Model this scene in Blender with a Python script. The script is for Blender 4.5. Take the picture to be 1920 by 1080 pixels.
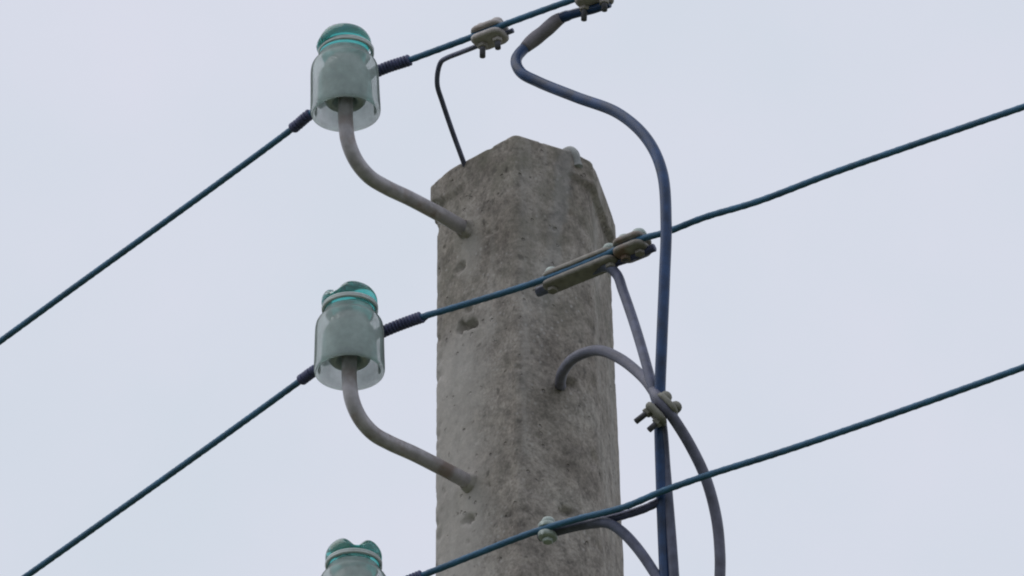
import bpy, math, random
from mathutils import Vector, Matrix, noise

random.seed(7)
sc = bpy.context.scene
for o in list(bpy.data.objects):
    bpy.data.objects.remove(o)

# ------------------------------------------------------------------ camera
PITCH = math.radians(33.0)
DIST = 13.8
MM = 0.00055                                   # metres per photo pixel at the pole
EYE = 1.6
FPX = DIST / MM
cam_pos = Vector((0.0, -DIST * math.cos(PITCH), EYE))
cd = bpy.data.cameras.new('camera')
cam = bpy.data.objects.new('camera', cd)
sc.collection.objects.link(cam)
cam.location = cam_pos
cam.rotation_euler = (math.pi / 2 + PITCH, 0, 0)
cd.sensor_width = 36.0
cd.lens = 36.0 * FPX / 1920.0
cd.clip_start = 0.1
cd.clip_end = 3000.0
sc.camera = cam

# ------------------------------------------------------------------ sky and sun (overcast)
w = bpy.data.worlds.new('World')
sc.world = w
w.use_nodes = True
nt = w.node_tree
for n in list(nt.nodes):
    nt.nodes.remove(n)
out = nt.nodes.new('ShaderNodeOutputWorld')
bg = nt.nodes.new('ShaderNodeBackground')
sky = nt.nodes.new('ShaderNodeTexSky')
sky.sky_type = 'NISHITA'
sky.sun_disc = False
sky.dust_density = 6.0
tc = nt.nodes.new('ShaderNodeTexCoord')
cl = nt.nodes.new('ShaderNodeTexNoise')
cl.inputs['Scale'].default_value = 42.0
cl.inputs['Detail'].default_value = 7.0
cr = nt.nodes.new('ShaderNodeValToRGB')
cr.color_ramp.elements[0].position = 0.3
cr.color_ramp.elements[0].color = (0.672, 0.726, 0.815, 1)
cr.color_ramp.elements[1].position = 0.7
cr.color_ramp.elements[1].color = (0.722, 0.742, 0.845, 1)
sca = nt.nodes.new('ShaderNodeVectorMath')
sca.operation = 'SCALE'
sca.inputs['Scale'].default_value = 10.0
mixw = nt.nodes.new('ShaderNodeMix')
mixw.data_type = 'RGBA'
mixw.inputs['Factor'].default_value = 0.94       # closed cloud cover over the sky
bg.inputs['Strength'].default_value = 0.1
nt.links.new(tc.outputs['Generated'], cl.inputs['Vector'])
nt.links.new(cl.outputs['Fac'], cr.inputs['Fac'])
nt.links.new(cr.outputs['Color'], sca.inputs[0])
nt.links.new(sky.outputs['Color'], mixw.inputs['A'])
nt.links.new(sca.outputs['Vector'], mixw.inputs['B'])
nt.links.new(mixw.outputs['Result'], bg.inputs['Color'])
nt.links.new(bg.outputs['Background'], out.inputs['Surface'])

sd = bpy.data.lights.new('sun', 'SUN')
sd.energy = 0.9
sd.angle = math.radians(60)
sd.color = (1.0, 0.97, 0.93)
sun = bpy.data.objects.new('sun', sd)
sc.collection.objects.link(sun)
# seen from the camera the brightest part of the cloud is up and to the left
sun_dir = Vector((-0.50, 0.05, 0.86)).normalized()
sky.sun_elevation = math.asin(sun_dir.z)
sky.sun_rotation = math.atan2(sun_dir.x, sun_dir.y)
sun.rotation_euler = sun_dir.to_track_quat('Z', 'Y').to_euler()

sc.render.engine = 'CYCLES'
sc.view_settings.view_transform = 'Standard'
sc.view_settings.look = 'None'
sc.view_settings.exposure = 0.0
sc.view_settings.gamma = 1.0
sc.cycles.filter_width = 2.0                   # the soft rendering of a long lens
sc.cycles.max_bounces = 20
sc.cycles.transmission_bounces = 20
sc.cycles.transparent_max_bounces = 24

# ------------------------------------------------------------------ helpers
FW = Vector((0, math.cos(PITCH), math.sin(PITCH)))
UP = Vector((0, -math.sin(PITCH), math.cos(PITCH)))
RT = Vector((1, 0, 0))


def ray(px, py):
    return FW * FPX + RT * (px - 960.0) + UP * (540.0 - py)


def at(px, py, Y):
    """point of the place seen at photo pixel px, py that stands at depth Y"""
    r = ray(px, py)
    return cam_pos + r * ((Y - cam_pos.y) / r.y)


def at_z(px, py, Z):
    r = ray(px, py)
    return cam_pos + r * ((Z - cam_pos.z) / r.z)


def mat(name):
    m = bpy.data.materials.new(name)
    m.use_nodes = True
    return m, m.node_tree, m.node_tree.nodes['Principled BSDF']


def mesh_obj(name, verts, faces, material, parent=None, smooth=True):
    me = bpy.data.meshes.new(name)
    me.from_pydata([tuple(v) for v in verts], [], faces)
    me.materials.append(material)
    if smooth:
        me.polygons.foreach_set('use_smooth', [True] * len(me.polygons))
    me.update()
    o = bpy.data.objects.new(name, me)
    sc.collection.objects.link(o)
    o.parent = parent
    return o


def empty(name, loc):
    o = bpy.data.objects.new(name, None)
    o.empty_display_size = 0.02
    sc.collection.objects.link(o)
    o.location = loc
    return o


def tag(o, label, cat, group=None):
    o['label'] = label
    o['category'] = cat
    if group:
        o['group'] = group
    return o


def catmull(pts, step):
    """centripetal Catmull-Rom through pts, resampled about every step metres"""
    P = [Vector(p) for p in pts]
    P = [P[0] * 2 - P[1]] + P + [P[-1] * 2 - P[-2]]
    res = []
    for i in range(1, len(P) - 2):
        p0, p1, p2, p3 = P[i - 1:i + 3]
        t0 = 0.0
        t1 = t0 + max((p1 - p0).length, 1e-6) ** 0.5
        t2 = t1 + max((p2 - p1).length, 1e-6) ** 0.5
        t3 = t2 + max((p3 - p2).length, 1e-6) ** 0.5
        n = max(1, int(math.ceil((p2 - p1).length / step)))
        for k in range(n):
            t = t1 + (t2 - t1) * k / n
            a1 = p0 * ((t1 - t) / (t1 - t0)) + p1 * ((t - t0) / (t1 - t0))
            a2 = p1 * ((t2 - t) / (t2 - t1)) + p2 * ((t - t1) / (t2 - t1))
            a3 = p2 * ((t3 - t) / (t3 - t2)) + p3 * ((t - t2) / (t3 - t2))
            b1 = a1 * ((t2 - t) / (t2 - t0)) + a2 * ((t - t0) / (t2 - t0))
            b2 = a2 * ((t3 - t) / (t3 - t1)) + a3 * ((t - t1) / (t3 - t1))
            res.append(b1 * ((t2 - t) / (t2 - t1)) + b2 * ((t - t1) / (t2 - t1)))
    res.append(P[-2])
    return res


def tube(path, radius, seg=14, lobes=0, twist=0.0, depth=0.07, V=None, F=None):
    """sweep a round or stranded section along path; radius is a number or f(i, s)"""
    V = [] if V is None else V
    F = [] if F is None else F
    base = len(V)
    n = len(path)
    T = []
    for i in range(n):
        d = path[min(i + 1, n - 1)] - path[max(i - 1, 0)]
        T.append(d.normalized())
    up = Vector((0, 0, 1)) if abs(T[0].z) < 0.9 else Vector((0, 1, 0))
    nrm = (up - T[0] * up.dot(T[0])).normalized()
    s = 0.0
    for i in range(n):
        if i:
            s += (path[i] - path[i - 1]).length
            nrm = nrm - T[i] * nrm.dot(T[i])
            nrm.normalize()
        b = T[i].cross(nrm)
        r = radius(i, s) if callable(radius) else radius
        for k in range(seg):
            a = 2 * math.pi * k / seg
            q = r * (1 + depth * math.cos(lobes * a + twist * s)) if lobes else r
            V.append(path[i] + nrm * (q * math.cos(a)) + b * (q * math.sin(a)))
    for i in range(n - 1):
        for k in range(seg):
            a0 = base + i * seg + k
            a1 = base + i * seg + (k + 1) % seg
            F.append((a0, a1, a1 + seg, a0 + seg))
    F.append(tuple(base + k for k in reversed(range(seg))))
    F.append(tuple(base + (n - 1) * seg + k for k in range(seg)))
    return V, F


def lathe(profile, seg=48):
    V, F = [], []
    for r, z in profile:
        for k in range(seg):
            a = 2 * math.pi * k / seg
            V.append(Vector((r * math.cos(a), r * math.sin(a), z)))
    for i in range(len(profile) - 1):
        for k in range(seg):
            a0, a1 = i * seg + k, i * seg + (k + 1) % seg
            F.append((a0, a1, a1 + seg, a0 + seg))
    return V, F


def helix(path, r, turns_per_m, step=0.0005):
    """a helix of radius r round a path"""
    n = len(path)
    T0 = (path[-1] - path[0]).normalized()
    up = Vector((0, 0, 1))
    nrm = (up - T0 * up.dot(T0)).normalized()
    b = T0.cross(nrm)
    L = (path[-1] - path[0]).length
    m = int(L * turns_per_m * 14)
    res = []
    for i in range(m + 1):
        t = i / m
        f = t * (n - 1)
        j = min(int(f), n - 2)
        c = path[j].lerp(path[j + 1], f - j)
        a = 2 * math.pi * turns_per_m * L * t
        res.append(c + nrm * (r * math.cos(a)) + b * (r * math.sin(a)))
    return res


# ------------------------------------------------------------------ materials
def ramp(nt, fac, stops):
    r = nt.nodes.new('ShaderNodeValToRGB')
    while len(r.color_ramp.elements) < len(stops):
        r.color_ramp.elements.new(0.5)
    for e, (p, c) in zip(r.color_ramp.elements, stops):
        e.position = p
        e.color = c if len(c) == 4 else (*c, 1)
    nt.links.new(fac, r.inputs['Fac'])
    return r.outputs['Color']


def tnoise(nt, vec, scale, detail=4.0, rough=0.6):
    n = nt.nodes.new('ShaderNodeTexNoise')
    n.inputs['Scale'].default_value = scale
    n.inputs['Detail'].default_value = detail
    n.inputs['Roughness'].default_value = rough
    nt.links.new(vec, n.inputs['Vector'])
    return n.outputs['Fac']


def mixc(nt, fac, a, b, mode='MIX'):
    m = nt.nodes.new('ShaderNodeMix')
    m.data_type = 'RGBA'
    m.blend_type = mode
    for sock, v in (('Factor', fac), ('A', a), ('B', b)):
        if isinstance(v, bpy.types.NodeSocket):
            nt.links.new(v, m.inputs[sock])
        elif sock == 'Factor':
            m.inputs[sock].default_value = v
        else:
            m.inputs[sock].default_value = (*v, 1)
    return m.outputs['Result']


def mapping(nt, vec, scale):
    m = nt.nodes.new('ShaderNodeMapping')
    m.inputs['Scale'].default_value = scale
    nt.links.new(vec, m.inputs['Vector'])
    return m.outputs['Vector']


def math_node(nt, op, a, b=None):
    m = nt.nodes.new('ShaderNodeMath')
    m.operation = op
    for i, v in enumerate((a, b)):
        if v is None:
            continue
        if isinstance(v, bpy.types.NodeSocket):
            nt.links.new(v, m.inputs[i])
        else:
            m.inputs[i].default_value = v
    return m.outputs[0]


Z_TOP = at(965, 255, 0.0).z                     # height of the pole top


def concrete():
    m, nt, p = mat('weathered_concrete')
    g = nt.nodes.new('ShaderNodeNewGeometry')
    pos = g.outputs['Position']
    big = tnoise(nt, pos, 13.0, 4, 0.6)
    mid = tnoise(nt, pos, 62.0, 5, 0.65)
    fine = tnoise(nt, pos, 260.0, 4, 0.7)
    c = ramp(nt, big, [(0.33, (0.228, 0.201, 0.178)), (0.52, (0.318, 0.287, 0.258)), (0.7, (0.392, 0.362, 0.330))])
    c = mixc(nt, 0.9, c, ramp(nt, mid, [(0.3, (0.5, 0.5, 0.5)), (0.5, (0.98, 0.98, 0.98)), (0.7, (1.32, 1.31, 1.3))]), 'MULTIPLY')
    c = mixc(nt, 0.75, c, ramp(nt, fine, [(0.3, (0.5, 0.5, 0.5)), (0.5, (1, 1, 1)), (0.72, (1.5, 1.5, 1.5))]), 'MULTIPLY')
    # pale run-off streaks that follow the height of the post
    st = tnoise(nt, mapping(nt, pos, (34, 34, 2.2)), 1.0, 4, 0.6)
    c = mixc(nt, ramp(nt, st, [(0.52, (0, 0, 0)), (0.72, (0.5, 0.5, 0.5))]), c, (0.45, 0.43, 0.41))
    # green algae film in patches, most of it near the top
    sx = nt.nodes.new('ShaderNodeSeparateXYZ')
    nt.links.new(pos, sx.inputs[0])
    hgt = nt.nodes.new('ShaderNodeMapRange')
    hgt.inputs['From Min'].default_value = Z_TOP - 0.32
    hgt.inputs['From Max'].default_value = Z_TOP
    nt.links.new(sx.outputs['Z'], hgt.inputs['Value'])
    al = tnoise(nt, pos, 24.0, 5, 0.65)
    alm = math_node(nt, 'MULTIPLY', ramp(nt, al, [(0.46, (0.08, 0.08, 0.08)), (0.68, (0.8, 0.8, 0.8))]), math_node(nt, 'ADD', math_node(nt, 'MULTIPLY', hgt.outputs[0], 0.95), 0.22))
    c = mixc(nt, alm, c, (0.165, 0.16, 0.125))
    # a broad pale worn strip down the left of the post
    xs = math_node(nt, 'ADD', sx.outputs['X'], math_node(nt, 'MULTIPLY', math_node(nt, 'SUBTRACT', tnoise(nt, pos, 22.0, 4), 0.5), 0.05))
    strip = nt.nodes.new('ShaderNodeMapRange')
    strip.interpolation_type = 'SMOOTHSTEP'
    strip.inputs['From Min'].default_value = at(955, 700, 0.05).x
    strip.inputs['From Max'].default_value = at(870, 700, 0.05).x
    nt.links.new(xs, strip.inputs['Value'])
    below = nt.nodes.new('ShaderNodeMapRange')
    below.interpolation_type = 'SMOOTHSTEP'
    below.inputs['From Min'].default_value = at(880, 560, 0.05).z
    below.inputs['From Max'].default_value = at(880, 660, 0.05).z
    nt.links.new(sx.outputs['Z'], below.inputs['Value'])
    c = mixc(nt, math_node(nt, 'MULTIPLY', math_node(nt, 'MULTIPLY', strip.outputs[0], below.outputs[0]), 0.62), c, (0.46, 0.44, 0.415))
    # lime bloom washed out below the holes where the hooks enter
    for hx, hy in ((880, 452), (886, 925)):
        hc = at(hx, hy, 0.045)
        sb = nt.nodes.new('ShaderNodeVectorMath')
        sb.operation = 'SUBTRACT'
        sb.inputs[1].default_value = hc - Vector((0, 0, 0.012))
        nt.links.new(pos, sb.inputs[0])
        ln = nt.nodes.new('ShaderNodeVectorMath')
        ln.operation = 'LENGTH'
        nt.links.new(mapping(nt, sb.outputs[0], (1.3, 0.6, 0.55)), ln.inputs[0])
        dd = math_node(nt, 'ADD', ln.outputs['Value'], math_node(nt, 'MULTIPLY', math_node(nt, 'SUBTRACT', tnoise(nt, pos, 55.0, 4), 0.5), 0.03))
        c = mixc(nt, ramp(nt, math_node(nt, 'MULTIPLY', dd, 30.0), [(0.25, (0.6, 0.6, 0.6)), (0.75, (0, 0, 0))]), c, (0.44, 0.415, 0.385))
    # pale aggregate grains that show through the worn skin
    vo = nt.nodes.new('ShaderNodeTexVoronoi')
    vo.inputs['Scale'].default_value = 120.0
    nt.links.new(pos, vo.inputs['Vector'])
    gr_ = math_node(nt, 'MULTIPLY', ramp(nt, vo.outputs['Distance'], [(0.12, (0.6, 0.6, 0.6)), (0.26, (0, 0, 0))]), ramp(nt, tnoise(nt, pos, 18.0, 3), [(0.45, (0, 0, 0)), (0.62, (1, 1, 1))]))
    c = mixc(nt, gr_, c, (0.47, 0.45, 0.43))
    # dark lichen specks
    sp = tnoise(nt, pos, 95.0, 3, 0.5)
    c = mixc(nt, ramp(nt, sp, [(0.64, (0, 0, 0)), (0.72, (0.6, 0.6, 0.6))]), c, (0.09, 0.085, 0.075))
    # pale film washed down below the steel nub at the top
    a0 = at(1060, 300, 0.03)
    xline = math_node(nt, 'ADD', sx.outputs['X'], math_node(nt, 'MULTIPLY', math_node(nt, 'SUBTRACT', a0.z, sx.outputs['Z']), 0.10))
    dx = math_node(nt, 'ABSOLUTE', math_node(nt, 'SUBTRACT', xline, a0.x))
    dx = math_node(nt, 'ADD', dx, math_node(nt, 'MULTIPLY', math_node(nt, 'SUBTRACT', tnoise(nt, pos, 45.0, 3), 0.5), 0.022))
    band = nt.nodes.new('ShaderNodeMapRange')
    band.inputs['From Min'].default_value = 0.011
    band.inputs['From Max'].default_value = 0.005
    band.inputs['To Max'].default_value = 0.28
    nt.links.new(dx, band.inputs['Value'])
    len_ = nt.nodes.new('ShaderNodeMapRange')
    len_.inputs['From Min'].default_value = a0.z - 0.24
    len_.inputs['From Max'].default_value = a0.z - 0.10
    nt.links.new(sx.outputs['Z'], len_.inputs['Value'])
    c = mixc(nt, math_node(nt, 'MULTIPLY', band.outputs[0], len_.outputs[0]), c, (0.30, 0.31, 0.32))
    nt.links.new(c, p.inputs['Base Color'])
    p.inputs['Roughness'].default_value = 0.93
    p.inputs['Specular IOR Level'].default_value = 0.25
    po = nt.nodes.new('ShaderNodeTexVoronoi')
    po.inputs['Scale'].default_value = 75.0
    nt.links.new(pos, po.inputs['Vector'])
    pore = math_node(nt, 'MULTIPLY', ramp(nt, po.outputs['Distance'], [(0.10, (1, 1, 1)), (0.17, (0, 0, 0))]), ramp(nt, tnoise(nt, pos, 30.0, 3), [(0.5, (0, 0, 0)), (0.56, (1, 1, 1))]))
    b0 = nt.nodes.new('ShaderNodeBump')
    b0.invert = True
    b0.inputs['Strength'].default_value = 1.0
    b0.inputs['Distance'].default_value = 0.003
    nt.links.new(pore, b0.inputs['Height'])
    b = nt.nodes.new('ShaderNodeBump')
    nt.links.new(b0.outputs['Normal'], b.inputs['Normal'])
    b.inputs['Strength'].default_value = 0.3
    b.inputs['Distance'].default_value = 0.0016
    nt.links.new(math_node(nt, 'ADD', math_node(nt, 'MULTIPLY', mid, 1.0), math_node(nt, 'MULTIPLY', fine, 0.45)), b.inputs['Height'])
    nt.links.new(b.outputs['Normal'], p.inputs['Normal'])
    return m


def simple(name, col, rough, metal=0.0, var=0.25, scale=120.0, spec=0.5, stain=None):
    m, nt, p = mat(name)
    g = nt.nodes.new('ShaderNodeNewGeometry')
    n = tnoise(nt, g.outputs['Position'], scale, 4, 0.6)
    lo = tuple(c * (1 - var) for c in col)
    hi = tuple(min(1, c * (1 + var)) for c in col)
    c = ramp(nt, n, [(0.3, lo), (0.7, hi)])
    if stain:
        n2 = tnoise(nt, g.outputs['Position'], scale * 0.35, 4, 0.6)
        c = mixc(nt, ramp(nt, n2, [(0.52, (0, 0, 0)), (0.66, (0.85, 0.85, 0.85))]), c, stain)
    nt.links.new(c, p.inputs['Base Color'])
    p.inputs['Metallic'].default_value = metal
    p.inputs['Specular IOR Level'].default_value = spec
    r = nt.nodes.new('ShaderNodeMapRange')
    r.inputs['To Min'].default_value = max(0.05, rough - 0.1)
    r.inputs['To Max'].default_value = min(1.0, rough + 0.1)
    nt.links.new(n, r.inputs['Value'])
    nt.links.new(r.outputs[0], p.inputs['Roughness'])
    return m


def glass(name, col, rough, trans, dust, dust_amt):
    m, nt, p = mat(name)
    g = nt.nodes.new('ShaderNodeNewGeometry')
    p.inputs['Base Color'].default_value = (*col, 1)
    p.inputs['Roughness'].default_value = rough
    p.inputs['Transmission Weight'].default_value = trans
    p.inputs['IOR'].default_value = 1.5
    p.inputs['Specular IOR Level'].default_value = 0.5
    d = nt.nodes.new('ShaderNodeBsdfDiffuse')
    t = nt.nodes.new('ShaderNodeBsdfTranslucent')
    d.inputs['Color'].default_value = (*dust, 1)
    t.inputs['Color'].default_value = (*dust, 1)
    a = nt.nodes.new('ShaderNodeMixShader')
    a.inputs[0].default_value = 0.45
    nt.links.new(d.outputs[0], a.inputs[1])
    nt.links.new(t.outputs[0], a.inputs[2])
    n = tnoise(nt, g.outputs['Position'], 55.0, 4, 0.6)
    f = nt.nodes.new('ShaderNodeMapRange')
    f.inputs['From Min'].default_value = 0.3
    f.inputs['From Max'].default_value = 0.7
    f.inputs['To Min'].default_value = max(0, dust_amt - 0.15)
    f.inputs['To Max'].default_value = min(1, dust_amt + 0.15)
    nt.links.new(n, f.inputs['Value'])
    mx = nt.nodes.new('ShaderNodeMixShader')
    nt.links.new(f.outputs[0], mx.inputs[0])
    nt.links.new(p.outputs[0], mx.inputs[1])
    nt.links.new(a.outputs[0], mx.inputs[2])
    o = [x for x in nt.nodes if x.type == 'OUTPUT_MATERIAL'][0]
    nt.links.new(mx.outputs[0], o.inputs['Surface'])
    return m


def frosted(name, dust, amt, tint, density):
    """thin weathered glass: frosted film on both sides, green where the path through it is long"""
    m, nt, p = mat(name)
    nt.nodes.remove(p)
    g = nt.nodes.new('ShaderNodeNewGeometry')
    r = nt.nodes.new('ShaderNodeBsdfRefraction')
    r.inputs['IOR'].default_value = 1.05
    r.inputs['Roughness'].default_value = 0.12
    gl = nt.nodes.new('ShaderNodeBsdfGlossy')
    gl.inputs['Roughness'].default_value = 0.25
    d = nt.nodes.new('ShaderNodeBsdfDiffuse')
    t = nt.nodes.new('ShaderNodeBsdfTranslucent')
    n = tnoise(nt, g.outputs['Position'], 60.0, 5, 0.65)
    dc = ramp(nt, n, [(0.3, tuple(c * 0.78 for c in dust)), (0.7, tuple(min(1, c * 1.15) for c in dust))])
    nt.links.new(dc, d.inputs['Color'])
    nt.links.new(dc, t.inputs['Color'])

    def mx(f, a, b):
        k = nt.nodes.new('ShaderNodeMixShader')
        if isinstance(f, bpy.types.NodeSocket):
            nt.links.new(f, k.inputs[0])
        else:
            k.inputs[0].default_value = f
        nt.links.new(a, k.inputs[1])
        nt.links.new(b, k.inputs[2])
        return k.outputs[0]
    film = mx(0.5, d.outputs[0], t.outputs[0])
    f = nt.nodes.new('ShaderNodeMapRange')
    f.inputs['From Min'].default_value = 0.3
    f.inputs['From Max'].default_value = 0.7
    f.inputs['To Min'].default_value = amt - 0.1
    f.inputs['To Max'].default_value = amt + 0.1
    nt.links.new(tnoise(nt, g.outputs['Position'], 35.0, 4, 0.6), f.inputs['Value'])
    clear = mx(0.04, r.outputs[0], gl.outputs[0])
    o = [x for x in nt.nodes if x.type == 'OUTPUT_MATERIAL'][0]
    nt.links.new(mx(f.outputs[0], clear, film), o.inputs['Surface'])
    v = nt.nodes.new('ShaderNodeVolumeAbsorption')
    v.inputs['Color'].default_value = (*tint, 1)
    v.inputs['Density'].default_value = density
    nt.links.new(v.outputs[0], o.inputs['Volume'])
    return m


M_CONC = concrete()
M_WIRE = simple('blue_grey_conductor', (0.034, 0.122, 0.222), 0.6, 0.0, 0.3, 60)
M_WRAP = simple('dark_tie_wire', (0.060, 0.068, 0.15), 0.5, 0.0, 0.3, 90)
M_CABLE = simple('navy_cable_sheath', (0.012, 0.042, 0.120), 0.40, 0.0, 0.5, 55, 0.4)
M_CABLE3 = simple('warm_grey_cable_sheath', (0.115, 0.118, 0.165), 0.5, 0.0, 0.35, 55, 0.4)
M_CABLE2 = simple('grey_navy_cable_sheath', (0.105, 0.115, 0.175), 0.5, 0.0, 0.4, 55, 0.4)
M_STEEL = simple('dull_hook_steel', (0.41, 0.39, 0.41), 0.42, 0.15, 0.25, 70, stain=(0.25, 0.19, 0.165))
M_CLAMP = simple('galvanised_clamp', (0.42, 0.39, 0.38), 0.6, 0.0, 0.25, 110, stain=(0.33, 0.28, 0.26))
M_RUST = simple('grey_brown_clamp', (0.27, 0.25, 0.225), 0.6, 0.0, 0.3, 110, stain=(0.22, 0.13, 0.09))
M_LONG = simple('weathered_grey_clamp', (0.25, 0.235, 0.21), 0.65, 0.0, 0.3, 110, stain=(0.18, 0.15, 0.125))
M_BOLT = simple('dark_bolt_steel', (0.10, 0.10, 0.12), 0.5, 0.3, 0.3, 150)
M_CAP = simple('pale_green_zinc', (0.37, 0.43, 0.40), 0.55, 0.0, 0.2, 150)
M_HEAD = glass('teal_glass', (0.10, 0.56, 0.53), 0.03, 1.0, (0.30, 0.52, 0.49), 0.10)
M_SKIRT = frosted('frosted_green_glass', (0.74, 0.84, 0.81), 0.50, (0.45, 0.90, 0.86), 30.0)
M_CORE = glass('grimy_core_glass', (0.35, 0.42, 0.40), 0.35, 1.0, (0.50, 0.555, 0.525), 0.9)
M_TIE = simple('bright_tie_wire', (0.50, 0.56, 0.55), 0.4, 0.2, 0.15, 90)
M_MORTAR = simple('pale_mortar', (0.40, 0.375, 0.355), 0.9, 0.0, 0.25, 90, 0.2)

# ------------------------------------------------------------------ ground
m, nt, p = mat('grass_ground')
g = nt.nodes.new('ShaderNodeNewGeometry')
nt.links.new(ramp(nt, tnoise(nt, g.outputs['Position'], 0.8, 8, 0.65), [(0.3, (0.05, 0.06, 0.025)), (0.6, (0.09, 0.10, 0.045)), (0.8, (0.17, 0.15, 0.11))]), p.inputs['Base Color'])
p.inputs['Roughness'].default_value = 0.95
V, F = [], []
N = 40
for j in range(N + 1):
    for i in range(N + 1):
        x, y = [math.copysign(abs(t) ** 2.2, t) * 900 for t in (i / N * 2 - 1, j / N * 2 - 1)]
        h = noise.noise(Vector((x * 0.02, y * 0.02, 3.1))) * 0.5 * min(1, (x * x + y * y) / 900)
        V.append(Vector((x, y, h)))
for j in range(N):
    for i in range(N):
        a = j * (N + 1) + i
        F.append((a, a + 1, a + N + 2, a + N + 1))
gr = mesh_obj('ground', V, F, m)
gr['kind'] = 'structure'

# ------------------------------------------------------------------ the concrete pole
front = [(819, 342), (866, 303), (965, 249), (1062, 279), (1100, 304), (1143, 420)]
ring = [at_z(px, py, Z_TOP) for px, py in front]
ring = [Vector((v.x, v.y)) for v in ring]
back = [Vector((ring[-1].x - 0.004, ring[-1].y + 0.045)), Vector((0.055, 0.262)), Vector((-0.012, 0.235)), Vector((ring[0].x + 0.004, ring[0].y + 0.03))]
poly = ring + back                                  # anticlockwise seen from above


def round_poly(P, r, n):
    res = []
    for i, p in enumerate(P):
        a, b = P[i - 1], P[(i + 1) % len(P)]
        ra = min(r[i], (a - p).length * 0.42)
        rb = min(r[i], (b - p).length * 0.42)
        s, e = p + (a - p).normalized() * ra, p + (b - p).normalized() * rb
        for k in range(n + 1):
            t = k / n
            res.append(s * (1 - t) ** 2 + p * (2 * t * (1 - t)) + e * t * t)
    return res


def resample_closed(P, n):
    L = [0.0]
    for i in range(len(P)):
        L.append(L[-1] + (P[(i + 1) % len(P)] - P[i]).length)
    res, j = [], 0
    for k in range(n):
        s = L[-1] * k / n
        while L[j + 1] < s:
            j += 1
        t = (s - L[j]) / max(1e-9, L[j + 1] - L[j])
        res.append(P[j].lerp(P[(j + 1) % len(P)], t))
    return res


SEG = 300
outline = resample_closed(round_poly(poly, [0.007, 0.02, 0.007, 0.005, 0.008, 0.010, 0.02, 0.02, 0.02, 0.01], 6), SEG)
nrm2 = []
for i in range(SEG):
    d = outline[(i + 2) % SEG] - outline[i - 2]
    nrm2.append(Vector((d.y, -d.x)).normalized())
LEFT_X = ring[0].x


def pole_xy(i, d):
    """outline point i at d metres under the top: the post widens to the right and the back"""
    o = outline[i]
    g = 0.034 * d if d < 1.0 else 0.034 + 0.010 * (d - 1.0)
    k = (o.x - LEFT_X) / 0.18
    return Vector((o.x + g * k - 0.0015 * d, o.y + g * (o.y / 0.26)))


holes = [(862, 500, 0.007, 0.007), (866, 616, 0.008, 0.010), (882, 609, 0.008, 0.010), (880, 578, 0.006, 0.004), (876, 972, 0.008, 0.007),
         (1072, 722, 0.008, 0.009), (1062, 962, 0.008, 0.007), (1000, 660, 0.004, 0.002), (945, 905, 0.004, 0.002),
         (930, 430, 0.004, 0.002), (1010, 820, 0.004, 0.002), (1108, 870, 0.005, 0.003)]
rows = []
d = 0.0
while d < 0.95:
    rows.append(d)
    d += 0.0012 if d < 0.02 else 0.0030
d = 0.95
while d < Z_TOP + 0.3:
    rows.append(d)
    d += 0.08
pts = []
for ri, d in enumerate(rows):
    z = Z_TOP - d
    for i in range(SEG):
        xy = pole_xy(i, d)
        n = nrm2[i]
        v3 = Vector((xy.x, xy.y, z))
        off = noise.fractal(v3 * 60, 0.9, 2.1, 5) * 0.00022 + noise.noise(v3 * 9) * 0.0006
        edge = 1.0 - min(1.0, abs((nrm2[(i + 4) % SEG] - nrm2[i - 4]).length) * 1.6)
        chip = noise.noise(v3 * 75 + Vector((5, 1, 2)))
        if n.x < -0.7 or n.x > 0.55:
            off -= (1 - edge) * max(0, chip - 0.12) * 0.007
        if d < 0.9:
            pit = noise.noise(v3 * 150 + Vector((9, 9, 9)))
            if pit > 0.46:
                off -= (pit - 0.46) * 0.006
        # a lip of laitance stands out round the top, most on the right side and the left corner
        side = min(1.0, max(0.0, (n.x - 0.55) * 3)) if n.x > 0 else min(1.1, max(0.0, (-n.x - 0.72) * 5))
        lw = 0.030 + 0.006 * noise.noise(Vector((xy.x * 30, xy.y * 30, 0)))
        if d < lw:
            off += 0.0065 * side
        elif d < lw + 0.003:
            off += 0.0065 * side * (1 - (d - lw) / 0.003)
        if d < 0.004:
            q = 1 - d / 0.004
            off -= 0.0035 * (1 - math.sqrt(max(0, 1 - q * q)))
        pts.append([v3, n, off])
# the holes and knocks that show on the two front faces
for (hx, hy, hr, hd) in holes:
    best = None
    for k, (v, n, off) in enumerate(pts):
        if n.y > -0.1 or v.z < Z_TOP - 1.0:
            continue
        rel = v - cam_pos
        dep = rel.dot(FW)
        px, py = 960 + rel.dot(RT) / dep * FPX, 540 - rel.dot(UP) / dep * FPX
        e = (px - hx) ** 2 + (py - hy) ** 2
        if best is None or e < best[0]:
            best = (e, v)
    c = best[1]
    for rec in pts:
        if abs(rec[0].z - c.z) < 0.03:
            dv = rec[0] - c
            q = math.sqrt((dv.x * dv.x + dv.y * dv.y) * 0.6 + dv.z * dv.z * 1.5) / hr
            q += 0.5 * noise.noise(rec[0] * 160)
            if q < 1:
                rec[2] -= hd * (1 - q * q)
V = [Vector((v.x + n.x * off, v.y + n.y * off, v.z)) for v, n, off in pts]
F = []
for r in range(len(rows) - 1):
    for i in range(SEG):
        a0, a1 = r * SEG + i, r * SEG + (i + 1) % SEG
        F.append((a0, a0 + SEG, a1 + SEG, a1))
cx = sum((o.x for o in outline)) / SEG
cy = sum((o.y for o in outline)) / SEG
prev = 0
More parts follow.
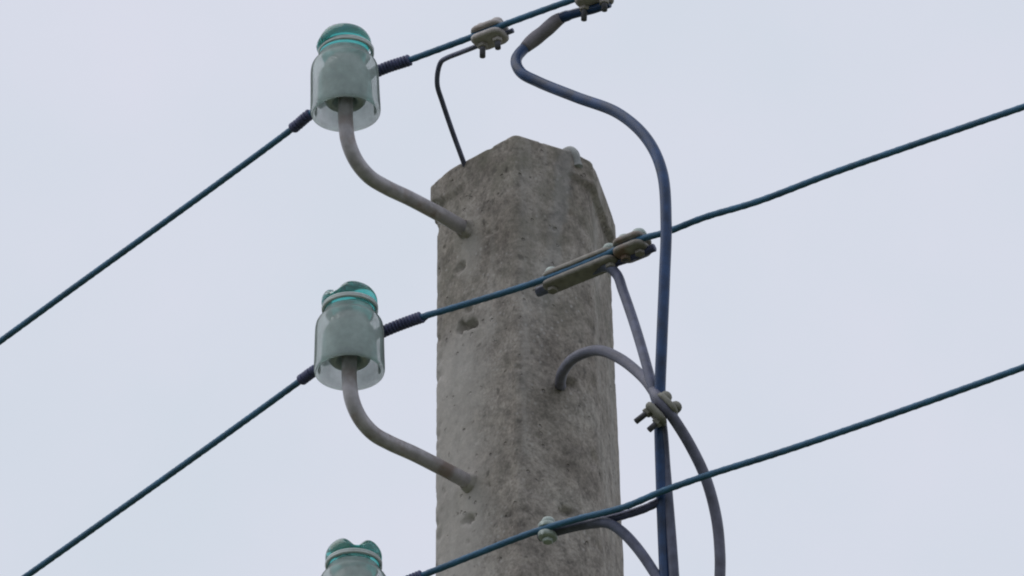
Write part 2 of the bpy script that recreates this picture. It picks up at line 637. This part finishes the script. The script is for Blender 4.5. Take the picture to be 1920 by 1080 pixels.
for t in (0.9, 0.7, 0.4):
    b = len(V)
    for i in range(SEG):
        o = V[i]
        V.append(Vector((cx + (o.x - cx) * t, cy + (o.y - cy) * t, Z_TOP + 0.001 + 0.002 * noise.noise(Vector((o.x * 40 * t, o.y * 40 * t, 0))))))
    for i in range(SEG):
        F.append((prev + i, prev + (i + 1) % SEG, b + (i + 1) % SEG, b + i))
    prev = b
V.append(Vector((cx, cy, Z_TOP + 0.002)))
for i in range(SEG):
    F.append((prev + i, prev + (i + 1) % SEG, len(V) - 1))
pole = empty('utility_pole', (cx, cy, 0))
tag(pole, 'weathered grey concrete utility pole with a pointed chipped top', 'pole')


def local(V, o):
    return [v - o.location for v in V]


mesh_obj('post', local(V, pole), F, M_CONC, pole)
# stub of lifting loop on the top edge
a = at_z(1066, 285, Z_TOP)
path = catmull([a + Vector((-0.006, 0.012, -0.012)), a + Vector((-0.004, 0.005, 0.001)), a + Vector((0.001, 0.002, 0.0015)), a + Vector((0.006, 0.001, -0.006)), a + Vector((0.009, 0.002, -0.018))], 0.002)
V, F = tube(path, lambda i, s: 0.0062 + 0.0008 * math.sin(s * 300), 12)
st = mesh_obj('lifting_loop', local(V, pole), F, simple('lime_coated_steel', (0.30, 0.31, 0.305), 0.8, 0, 0.3, 90), pole)
st['label'] = 'pale lime coated steel stub on the top edge of the pole'

# ------------------------------------------------------------------ hooks and insulators
STEP = [(0, 0), (7, 485), (14, 968)]
WHERE = ['topmost', 'middle', 'lowest']


def y_hook(x):
    return 0.050 - (885 - x) * MM * 0.953


hook_paths = []
for k, (ox, oy) in enumerate(STEP):
    hp = [(925, 457, y_hook(925)), (878, 432, y_hook(878)), (856, 420, y_hook(856)), (828, 404, y_hook(828)), (770, 373, y_hook(770)), (722, 350, y_hook(722)),
          (692, 331, y_hook(692)), (668, 302, y_hook(668)), (653, 266, y_hook(653)), (648, 225, y_hook(648)), (647, 180, y_hook(648)), (646.5, 150, y_hook(648))]
    oyh = [0, 473, 946][k]
    P = []
    for j, (x, y, Y) in enumerate(hp):
        f = min(1, j / 9)
        P.append(at(x + ox + (0 if k == 0 else 0), y + oyh * (1 - f) + oy * f, Y))
    # the shank above the bend stands plumb
    for j in (9, 10, 11):
        P[j].x, P[j].y = P[9].x, P[9].y
    hk = empty('insulator_hook', P[2])
    tag(hk, ['bent grey steel hook carrying the topmost glass insulator', 'bent grey steel hook carrying the middle glass insulator',
             'steel hook under the lowest insulator, cut off by the frame'][k], 'hook', 'steel hooks in the pole')
    V, F = tube(catmull(P, 0.004), 0.0079, 20)
    mesh_obj('rod', local(V, hk), F, M_STEEL, hk)
    # the mortar collar where the rod enters the post
    c = P[1]
    dn = (P[2] - P[0]).normalized()
    V, F = [], []
    prof = [(0.0081, 0.010), (0.0092, 0.008), (0.0108, 0.003), (0.0125, -0.004), (0.014, -0.012)]
    lv, F = lathe(prof, 24)
    q = dn.to_track_quat('Z', 'Y')
    V = []
    for v in lv:
        t = q @ v + c
        t += (q @ Vector((v.x, v.y, 0))).normalized() * 0.003 * noise.noise(t * 120)
        V.append(t)
    mesh_obj('mortar_collar', local(V, hk), F, M_CONC, hk)
    hook_paths.append(P)

MMV = 0.001
# solid head: neck, bulge and grooved crown
head_prof = [(0.0, 66), (17, 66), (22.5, 69), (25.2, 73), (25.6, 76.5), (26.4, 79), (28.2, 81.5), (28.8, 85), (28.4, 89),
             (27.2, 92), (25.0, 95.5), (21.5, 98.5), (17, 100.6), (12, 101.8), (6, 102.4), (0.0, 102.5)]
skirt_prof = [(0.0, 71.5), (14, 71.5), (24.0, 72.6), (26.0, 72.0), (26.6, 69.8), (26.9, 67.6), (28.2, 65.6), (31.2, 63.2), (33.8, 59.2), (35.0, 53.5), (35.4, 46), (35.6, 36), (35.9, 22), (36.3, 8), (36.2, 3), (35.4, 0.6), (34.2, 0.0),
              (32.6, 0.6), (31.6, 3), (31.0, 12), (30.2, 24), (29.4, 40), (27.5, 49), (23.0, 54), (14, 56), (0.0, 56.5)]
core_prof = [(0.0, 68), (14, 68), (20, 65), (23.4, 56), (23.8, 46), (23.6, 36), (22.6, 24), (21.4, 17), (19.6, 14.0), (17.0, 13.4),
             (14.2, 13.6), (12.4, 16), (11.5, 22), (11.2, 30), (11.0, 44), (9.0, 47), (0.0, 48)]
groove_dir = [math.radians(12), math.radians(52), math.radians(98)]


def glass_mesh(prof, seg, groove=None):
    V, F = lathe([(max(r, 0.02) * MMV, z * MMV) for r, z in prof], seg)
    F.append(tuple(reversed(range(seg))) if prof[0][1] < prof[-1][1] else tuple(range(seg)))
    n = len(prof)
    F.append(tuple((n - 1) * seg + k for k in range(seg)) if prof[0][1] < prof[-1][1] else tuple(reversed([(n - 1) * seg + k for k in range(seg)])))
    if groove is not None:
        c, s = math.cos(groove), math.sin(groove)
        for v in V:
            if v.z > 0.084:
                across = -v.x * s + v.y * c
                v.z -= 0.011 * math.exp(-(across / 0.0085) ** 2) * min(1, (v.z - 0.084) / 0.008)
    return V, F


def dense(prof, n):
    P = [Vector((r, z, 0)) for r, z in prof]
    return [(max(0.0, v.x), v.y) for v in catmull(P, n)]


ins_axis = []
for k, (ox, oy) in enumerate(STEP):
    P = hook_paths[k]
    base = Vector((P[9].x, P[9].y, at(648 + ox, 214 + oy, P[9].y).z))
    ins_axis.append(base)
    e = empty('glass_insulator', base)
    e.rotation_euler = (math.radians([1.0, 0.0, 0.5][k]), math.radians([-1.6, -0.3, 0.0][k]), 0)
    tag(e, ['topmost glass insulator with smooth teal head and pale green skirt', 'middle glass insulator with teal head, level with the clamped wire',
            'lowest glass insulator, only its notched teal head above the frame edge'][k], 'insulator', 'glass insulators on the pole')
    V, F = glass_mesh(dense(head_prof, 1.6), 64, groove_dir[k])
    mesh_obj('head', V, F, M_HEAD, e)
    V, F = glass_mesh(dense(skirt_prof, 2.5), 64)
    mesh_obj('skirt', V, F, M_SKIRT, e)
    V, F = glass_mesh(dense(core_prof, 2.5), 48)
    mesh_obj('threaded_core', V, F, M_CORE, e)

# ------------------------------------------------------------------ overhead wires
SL_R, SL_L = 0.64 * MM, 1.32 * MM


def yw(x, ox=0):
    return -0.047 - SL_R * (x - 705 - ox)


def ywl(x, ox=0):
    return 0.020 + SL_L * (580 + ox - x)


right = [
    [(705, 135), (775, 110), (875, 73), (946, 46), (1000, 26), (1070, 1), (1150, -26), (1300, -78), (1500, -146), (1920, -290)],
    [(714, 624), (795, 593), (830, 583), (1000, 531), (1100, 493), (1200, 449), (1250, 435), (1320, 408), (1420, 378), (1560, 325), (1740, 262), (1935, 195)],
    [(721, 1109), (797, 1077), (830, 1064), (1000, 998), (1080, 974), (1170, 951), (1240, 922), (1330, 890), (1460, 849), (1600, 802), (1760, 746), (1935, 683)],
]
left = [
    [(580, 215), (555, 236), (420, 336), (300, 423), (150, 531), (-15, 651)],
    [(588, 696), (570, 709), (440, 803), (300, 903), (160, 1002), (30, 1094)],
    [(594, 1181), (577, 1194), (447, 1288), (307, 1388), (167, 1487)],
]
WLAB = ['topmost overhead wire, passing above the pole top behind the topmost insulator',
        'middle overhead wire crossing the upper pole face, with two bolted clamps',
        'lowest overhead wire crossing the pole face near the bottom of the frame']
wire_at = []
for k in range(3):
    ox = STEP[k][0]
    R = [at(x, y, yw(x, ox)) for x, y in right[k]]
    L = [at(x, y, ywl(x, ox)) for x, y in left[k]]
    Lr = list(reversed(L))
    ctl = Lr + R
    core = catmull(ctl, 0.004)
    dl = (Lr[0] - Lr[2]).normalized()
    dr = (R[-1] - R[-3]).normalized()
    far_l = [Lr[0] + dl * s + Vector((0, 0, -0.0007 * s)) * (1 - s / 34) * s * 0.0 for s in range(1, 35)]
    far_r = [R[-1] + dr * s for s in range(1, 35)]
    path = list(reversed(far_l)) + core + far_r
    V, F = tube(path, 0.0033, 18, 6, 2 * math.pi * 6 / 0.085, 0.09)
    wr = tag(empty('overhead_wire', R[0]), WLAB[k], 'wire', 'overhead wires')
    mesh_obj('conductor', local(V, wr), F, M_WIRE, wr)
    # tie wire wound on either side of the insulator and round its neck
    V, F = [], []
    iend = [i for i, c in enumerate(core) if (c - R[0]).length < 0.0045][0]
    jr = [i for i, c in enumerate(core) if (c - R[1]).length < 0.0045][0]
    jl = [i for i, c in enumerate(core) if (c - L[1]).length < 0.0045][0]
    seg = core[iend - 3:jr + 1]
    hx_ = helix(seg, 0.0046, 260)
    V, F = tube(hx_, 0.0019, 8)
    tail = [hx_[-1], hx_[-1] + (seg[-1] - seg[-2]).normalized() * 0.004 + Vector((0, 0, 0.002)), hx_[-1] + (seg[-1] - seg[-2]).normalized() * 0.008 + Vector((0, -0.002, 0.005))]
    if k:
        tube(catmull(tail, 0.001), 0.0019, 8, V=V, F=F)
    mesh_obj('tie_wrap', local(V, wr), F, M_WRAP, wr)
    seg = core[jl - 1:jl + 9]
    V, F = tube(helix(seg, 0.0044, 260), 0.0019, 8)
    mesh_obj('tie_wrap', local(V, wr), F, M_WRAP, wr)
    b = ins_axis[k]
    loop = []
    for i in range(81):
        a = 2 * math.pi * 2 * i / 80
        rr = 0.0272 + (0.010 * max(0, math.sin(a * 0.5) - 0.9) if False else 0)
        loop.append(b + Vector((rr * math.cos(a), rr * math.sin(a), 0.0775 + 0.0042 * (i / 80 - 0.5))))
    V, F = tube(loop, 0.0019, 8)
    mesh_obj('neck_tie', local(V, wr), F, M_TIE, wr)
    wire_at.append((core, R))


# ------------------------------------------------------------------ bolted plate clamps
def plate(L, W, H, r, n=6):
    """rounded plate with a crowned outer face and two wire grooves"""
    P = []
    for sx, sy, a0 in ((1, 1, 0), (-1, 1, 90), (-1, -1, 180), (1, -1, 270)):
        for k in range(n + 1):
            a = math.radians(a0 + 90 * k / n)
            P.append(Vector((sx * (L / 2 - r) + r * math.cos(a), sy * (W / 2 - r) + r * math.sin(a), 0)))
    V, F = [], []
    m_ = len(P)
    for sc_, z in ((0.94, 0), (1.0, 0.16 * H), (1.0, 0.6 * H), (0.93, 0.88 * H), (0.8, H)):
        for v in P:
            V.append(Vector((v.x * sc_, v.y * sc_, z)))
    for j in range(4):
        for k in range(m_):
            a0, a1 = j * m_ + k, j * m_ + (k + 1) % m_
            F.append((a0, a1, a1 + m_, a0 + m_))
    F.append(tuple(reversed(range(m_))))
    F.append(tuple(4 * m_ + k for k in range(m_)))
    return V, F


def hexprism(r, h):
    V, F = [], []
    for sc_, z in ((0.9, 0), (1, 0.12 * h), (1, 0.8 * h), (0.82, h)):
        for k in range(6):
            a = math.pi / 3 * k
            V.append(Vector((r * sc_ * math.cos(a), r * sc_ * math.sin(a), z)))
    for j in range(3):
        for k in range(6):
            a0, a1 = j * 6 + k, j * 6 + (k + 1) % 6
            F.append((a0, a1, a1 + 6, a0 + 6))
    F.append(tuple(reversed(range(6))))
    F.append(tuple(18 + k for k in range(6)))
    return V, F


def clamp(c, xdir, up, label, L=0.040, W=0.030, gap=0.005, shank=0.013, m_plate=None, m_head=None, spread=0.012, hs=1.0):
    """two plates drawn together by two bolts: heads above, shanks with nuts below"""
    m_plate = m_plate or M_CLAMP
    m_head = m_head or m_plate
    x = xdir.normalized()
    z = (up - x * up.dot(x)).normalized()
    y = z.cross(x)
    e = empty('wire_clamp', c)
    e.rotation_euler = Matrix((x, y, z)).transposed().to_euler()
    tag(e, label, 'clamp', 'bolted wire clamps')
    T = 0.006
    V, F = plate(L, W, T, 0.009)
    mesh_obj('plate', [v + Vector((0, 0, gap / 2)) for v in V], F, m_plate, e)
    mesh_obj('plate', [Vector((v.x, -v.y, -v.z - gap / 2)) for v in V], F, m_plate, e)
    for s in ((-1, 1) if spread else (1,)):
        top = gap / 2 + T - 0.0003
        V, F = lathe([(0.0001, 0.0085 * hs), (0.003 * hs, 0.0082 * hs), (0.0056 * hs, 0.0066 * hs), (0.0071 * hs, 0.0038 * hs), (0.0076 * hs, 0.0), (0.0001, -0.0004)], 16)
        F = [tuple(reversed(f)) for f in F]
        bo = mesh_obj('bolt', [Vector((v.x + s * spread, v.y, v.z + top)) for v in V], F, m_head, e)
        V, F = tube([Vector((s * spread, 0, top)), Vector((s * spread, 0, -top)), Vector((s * spread + 0.0005 * s, 0, -top - shank * (1.0 if s > 0 else 1.25)))], 0.0031, 12)
        mesh_obj('shank', V, F, M_BOLT, bo)
        V, F = hexprism(0.0056, 0.0045)
        mesh_obj('nut', [Vector((v.x + s * spread, v.y, v.z - top - 0.0045)) for v in V], F, m_plate, bo, smooth=False)
    return e


def wire_dir(k, c):
    core = wire_at[k][0]
    i = min(range(len(core)), key=lambda j: (core[j] - c).length)
    return (core[min(i + 8, len(core) - 1)] - core[max(i - 8, 0)]).normalized()


UPV = Vector((0, 0, 1))
BK = 0.0068                                         # half the spacing of the two wires in a clamp
clamp_specs = [
    (0, 912, 60, 'rounded pale grey clamp on the top wire nearest the topmost insulator', dict(L=0.037, W=0.028, spread=0.009)),
    (0, 1108, -6, 'clamp on the top wire cut by the upper edge of the frame', dict(L=0.038, W=0.028)),
    (1, 1178, 459, 'rust tinged clamp on the middle wire at the right edge of the pole', dict(L=0.036, W=0.030, m_plate=M_RUST, m_head=M_CAP, shank=0.004, spread=0.0085, hs=1.15)),
    (1, 1083, 500, 'long grey brown clamp on the middle wire before the pole face', dict(L=0.088, W=0.022, m_plate=M_LONG, m_head=M_CAP, shank=0.003, spread=0.035)),
    (2, 1022, 990, 'small pale green knob clamp on the lowest wire before the pole', dict(L=0.018, W=0.022, m_plate=M_CAP, m_head=M_CAP, shank=0.003, spread=0.0)),
]
for k, x, y, lab, kw in clamp_specs:
    c = at(x, y, yw(x, STEP[k][0]))
    core = wire_at[k][0]
    c = min(core, key=lambda q: (q - c).length)
    dr = wire_dir(k, c)
    yb = UPV.cross(dr).normalized()
    clamp(c + yb * BK, dr, UPV, lab, **kw)


def cable(name, pts, r, material, label, cat='cable', group='service cables', seg=16, wob=0.0, lobes=0, taper=None):
    P = []
    for i, q in enumerate(pts):
        P.append(at(*q) if not isinstance(q, Vector) else q)
    path = catmull(P, 0.004)
    if wob:
        path = [v + Vector((noise.noise(v * 9), noise.noise(v * 9 + Vector((4, 4, 4))), 0)) * wob for v in path]
    V, F = tube(path, taper or r, seg, lobes, 500.0 if lobes else 0, 0.08)
    o = empty(name, path[0])
    return o, V, F, path


def behind(k, x, y, dy=2 * BK):
    """photo pixel beside wire k, on its far side"""
    return (x, y, yw(x, STEP[k][0]) + dy)


GZ = -0.2
px_r = 0.30


def down(x0, Y0, z0, n=0):
    """the cables run on down beside the post to the ground"""
    return [Vector((x0 + 0.01, Y0, z0 - 0.25)), Vector((x0 + 0.03, Y0 + 0.02, z0 - 0.7)), Vector((0.26 + 0.03 * n, 0.0, z0 - 1.6)),
            Vector((0.30 + 0.03 * n, 0.05, z0 - 3.5)), Vector((0.33 + 0.03 * n, 0.08, 2.0)), Vector((0.33 + 0.03 * n, 0.08, GZ))]


def finish(o, V, F, material, label, cat, group, part='sheath'):
    tag(o, label, cat, group)
    mesh_obj(part, local(V, o), F, material, o)


# thick cable hanging from the top wire
pA = [behind(0, 1142, 6), behind(0, 1112, 17), behind(0, 1075, 26), behind(0, 1048, 36), (1022, 58, -0.145), (988, 86, -0.135), (968, 111, -0.140), (977, 136, -0.15), (1008, 153, -0.16),
      (1080, 182, -0.19), (1160, 213, -0.225), (1214, 262, -0.25), (1242, 325, -0.265), (1249, 420, -0.270), (1246, 520, -0.268), (1241, 640, -0.260), (1237, 760, -0.245),
      (1240, 900, -0.222), (1247, 1080, -0.20)]
e = at(1247, 1080, -0.20)


def rA(i, s):
    return 0.0050 if s < 0.05 else 0.0058


o, V, F, path = cable('service_cable', pA + down(e.x, e.y, e.z, 0), 0.0058, M_CABLE, '', taper=rA)
finish(o, V, F, M_CABLE, 'thick navy cable curving down from the top wire past the right of the pole', 'cable', 'service cables')
lo, hi = at(*behind(0, 1052, 33)), at(984, 90, -0.135)
i0 = min(range(len(path)), key=lambda i: (path[i] - lo).length)
i1 = min(range(len(path)), key=lambda i: (path[i] - hi).length)
V, F = tube(path[i0:i1 + 1], lambda i, s: 0.0061 + 0.0017 * min(1, i / 5, (i1 - i0 - i) / 5) + 0.0004 * math.sin(s * 190), 16)
sl = mesh_obj('end_sleeve', local(V, o), F, simple('mauve_grey_sleeve', (0.21, 0.195, 0.225), 0.7, 0, 0.3, 70), o)
sl['label'] = 'pale mauve grey sleeve on the upper end of the cable'

# cable from the middle wire
pB = [behind(1, 1008, 548), behind(1, 1060, 528), behind(1, 1105, 510, 0.014), (1138, 500, -0.188), (1156, 514, -0.19), (1168, 545, -0.196), (1195, 625, -0.218), (1226, 735, -0.243), (1240, 790, -0.240), (1248, 880, -0.224), (1264, 1080, -0.205)]
e = at(1264, 1080, -0.205)
o, V, F, path = cable('service_cable', pB + down(e.x, e.y, e.z, 1), 0.0052, M_CABLE2, '')
finish(o, V, F, M_CABLE2, 'straight cable dropping from the middle wire clamp to the cable joint', 'cable', 'service cables')

# looped cable
pC = [(1062, 740, 0.07), (1053, 729, 0.035), (1051, 714, -0.01), (1058, 692, -0.06), (1082, 668, -0.105), (1120, 657, -0.135), (1160, 671, -0.165), (1206, 708, -0.205), (1238, 752, -0.257), (1263, 785, -0.252), (1294, 835, -0.238), (1323, 896, -0.225), (1343, 970, -0.215), (1350, 1040, -0.21), (1350, 1110, -0.205)]
e = at(1350, 1110, -0.205)
o, V, F, path = cable('service_cable', pC + down(e.x, e.y, e.z, 2), 0.0056, M_CABLE2, '')
finish(o, V, F, M_CABLE3, 'cable arching across the pole face and bowing out furthest right', 'cable', 'service cables')

# cable from the lowest wire
pD = [behind(2, 1012, 1006), behind(2, 1060, 991), behind(2, 1105, 982, 0.014), (1140, 981, -0.185), (1165, 996, -0.187), (1192, 1024, -0.19), (1222, 1066, -0.195), (1250, 1115, -0.198)]
e = at(1250, 1115, -0.198)
o, V, F, path = cable('service_cable', pD + [Vector((e.x + 0.02, e.y + 0.02, e.z - 0.06))] + down(e.x + 0.02, e.y + 0.03, e.z - 0.05, -1), 0.0054, M_CABLE2, '')
finish(o, V, F, M_CABLE2, 'short cable dropping from the lowest wire at the bottom right of the pole', 'cable', 'service cables')

# bare tails held in the clamps beside the wires
tails = [
    ([behind(1, 1125, 500), behind(1, 1165, 489), behind(1, 1200, 476), behind(1, 1227, 464)], 'short dark cut wire end jutting from the middle wire clamp', M_WRAP),
    ([behind(2, 1120, 978, 0.012), behind(2, 1170, 966, 0.012), behind(2, 1210, 953, 0.012), behind(2, 1237, 940, 0.012)], 'short dark cut wire end under the lowest wire right of the pole', M_WRAP),
]
for pts_, lab, mt in tails:
    o, V, F, path = cable('wire_tail', pts_, 0.0042, mt, lab, lobes=6)
    finish(o, V, F, mt, lab, 'wire', 'cut wire ends', 'strand')

# thin bonding wire from the top wire to the pole top
foot = at_z(867, 298, Z_TOP - 0.001)
pJ = [behind(0, 962, 57), behind(0, 940, 66), behind(0, 900, 84), (862, 99, -0.075), (837, 109, -0.06), (827, 116, -0.052), (821, 134, -0.042), (820, 160, -0.03), (829, 190, -0.03 + (foot.y + 0.03) * 0.215), (848, 246, -0.03 + (foot.y + 0.03) * 0.615), foot, foot * 1.6 - at(848, 246, -0.03 + (foot.y + 0.03) * 0.615) * 0.6]
o, V, F, path = cable('bonding_wire', pJ, 0.0027, M_CABLE2, '')
finish(o, V, F, M_CABLE2, 'thin bent wire rising from the pole top to the top wire clamp', 'wire', None, 'conductor')

# clamp that joins the hanging cables
c = at(1241, 768, -0.252)
ax = at(1262, 792, -0.250) - at(1222, 752, -0.252)
toward = at(1262, 742, -0.258) - at(1218, 826, -0.250)
M_JOINT = simple('dull_green_zinc', (0.21, 0.205, 0.175), 0.6, 0, 0.3, 100)
clamp(c, ax, toward, 'grey green clamp binding the hanging cables right of the pole', L=0.028, W=0.024, gap=0.010, shank=0.014, spread=0.0075, hs=0.85, m_plate=M_JOINT)
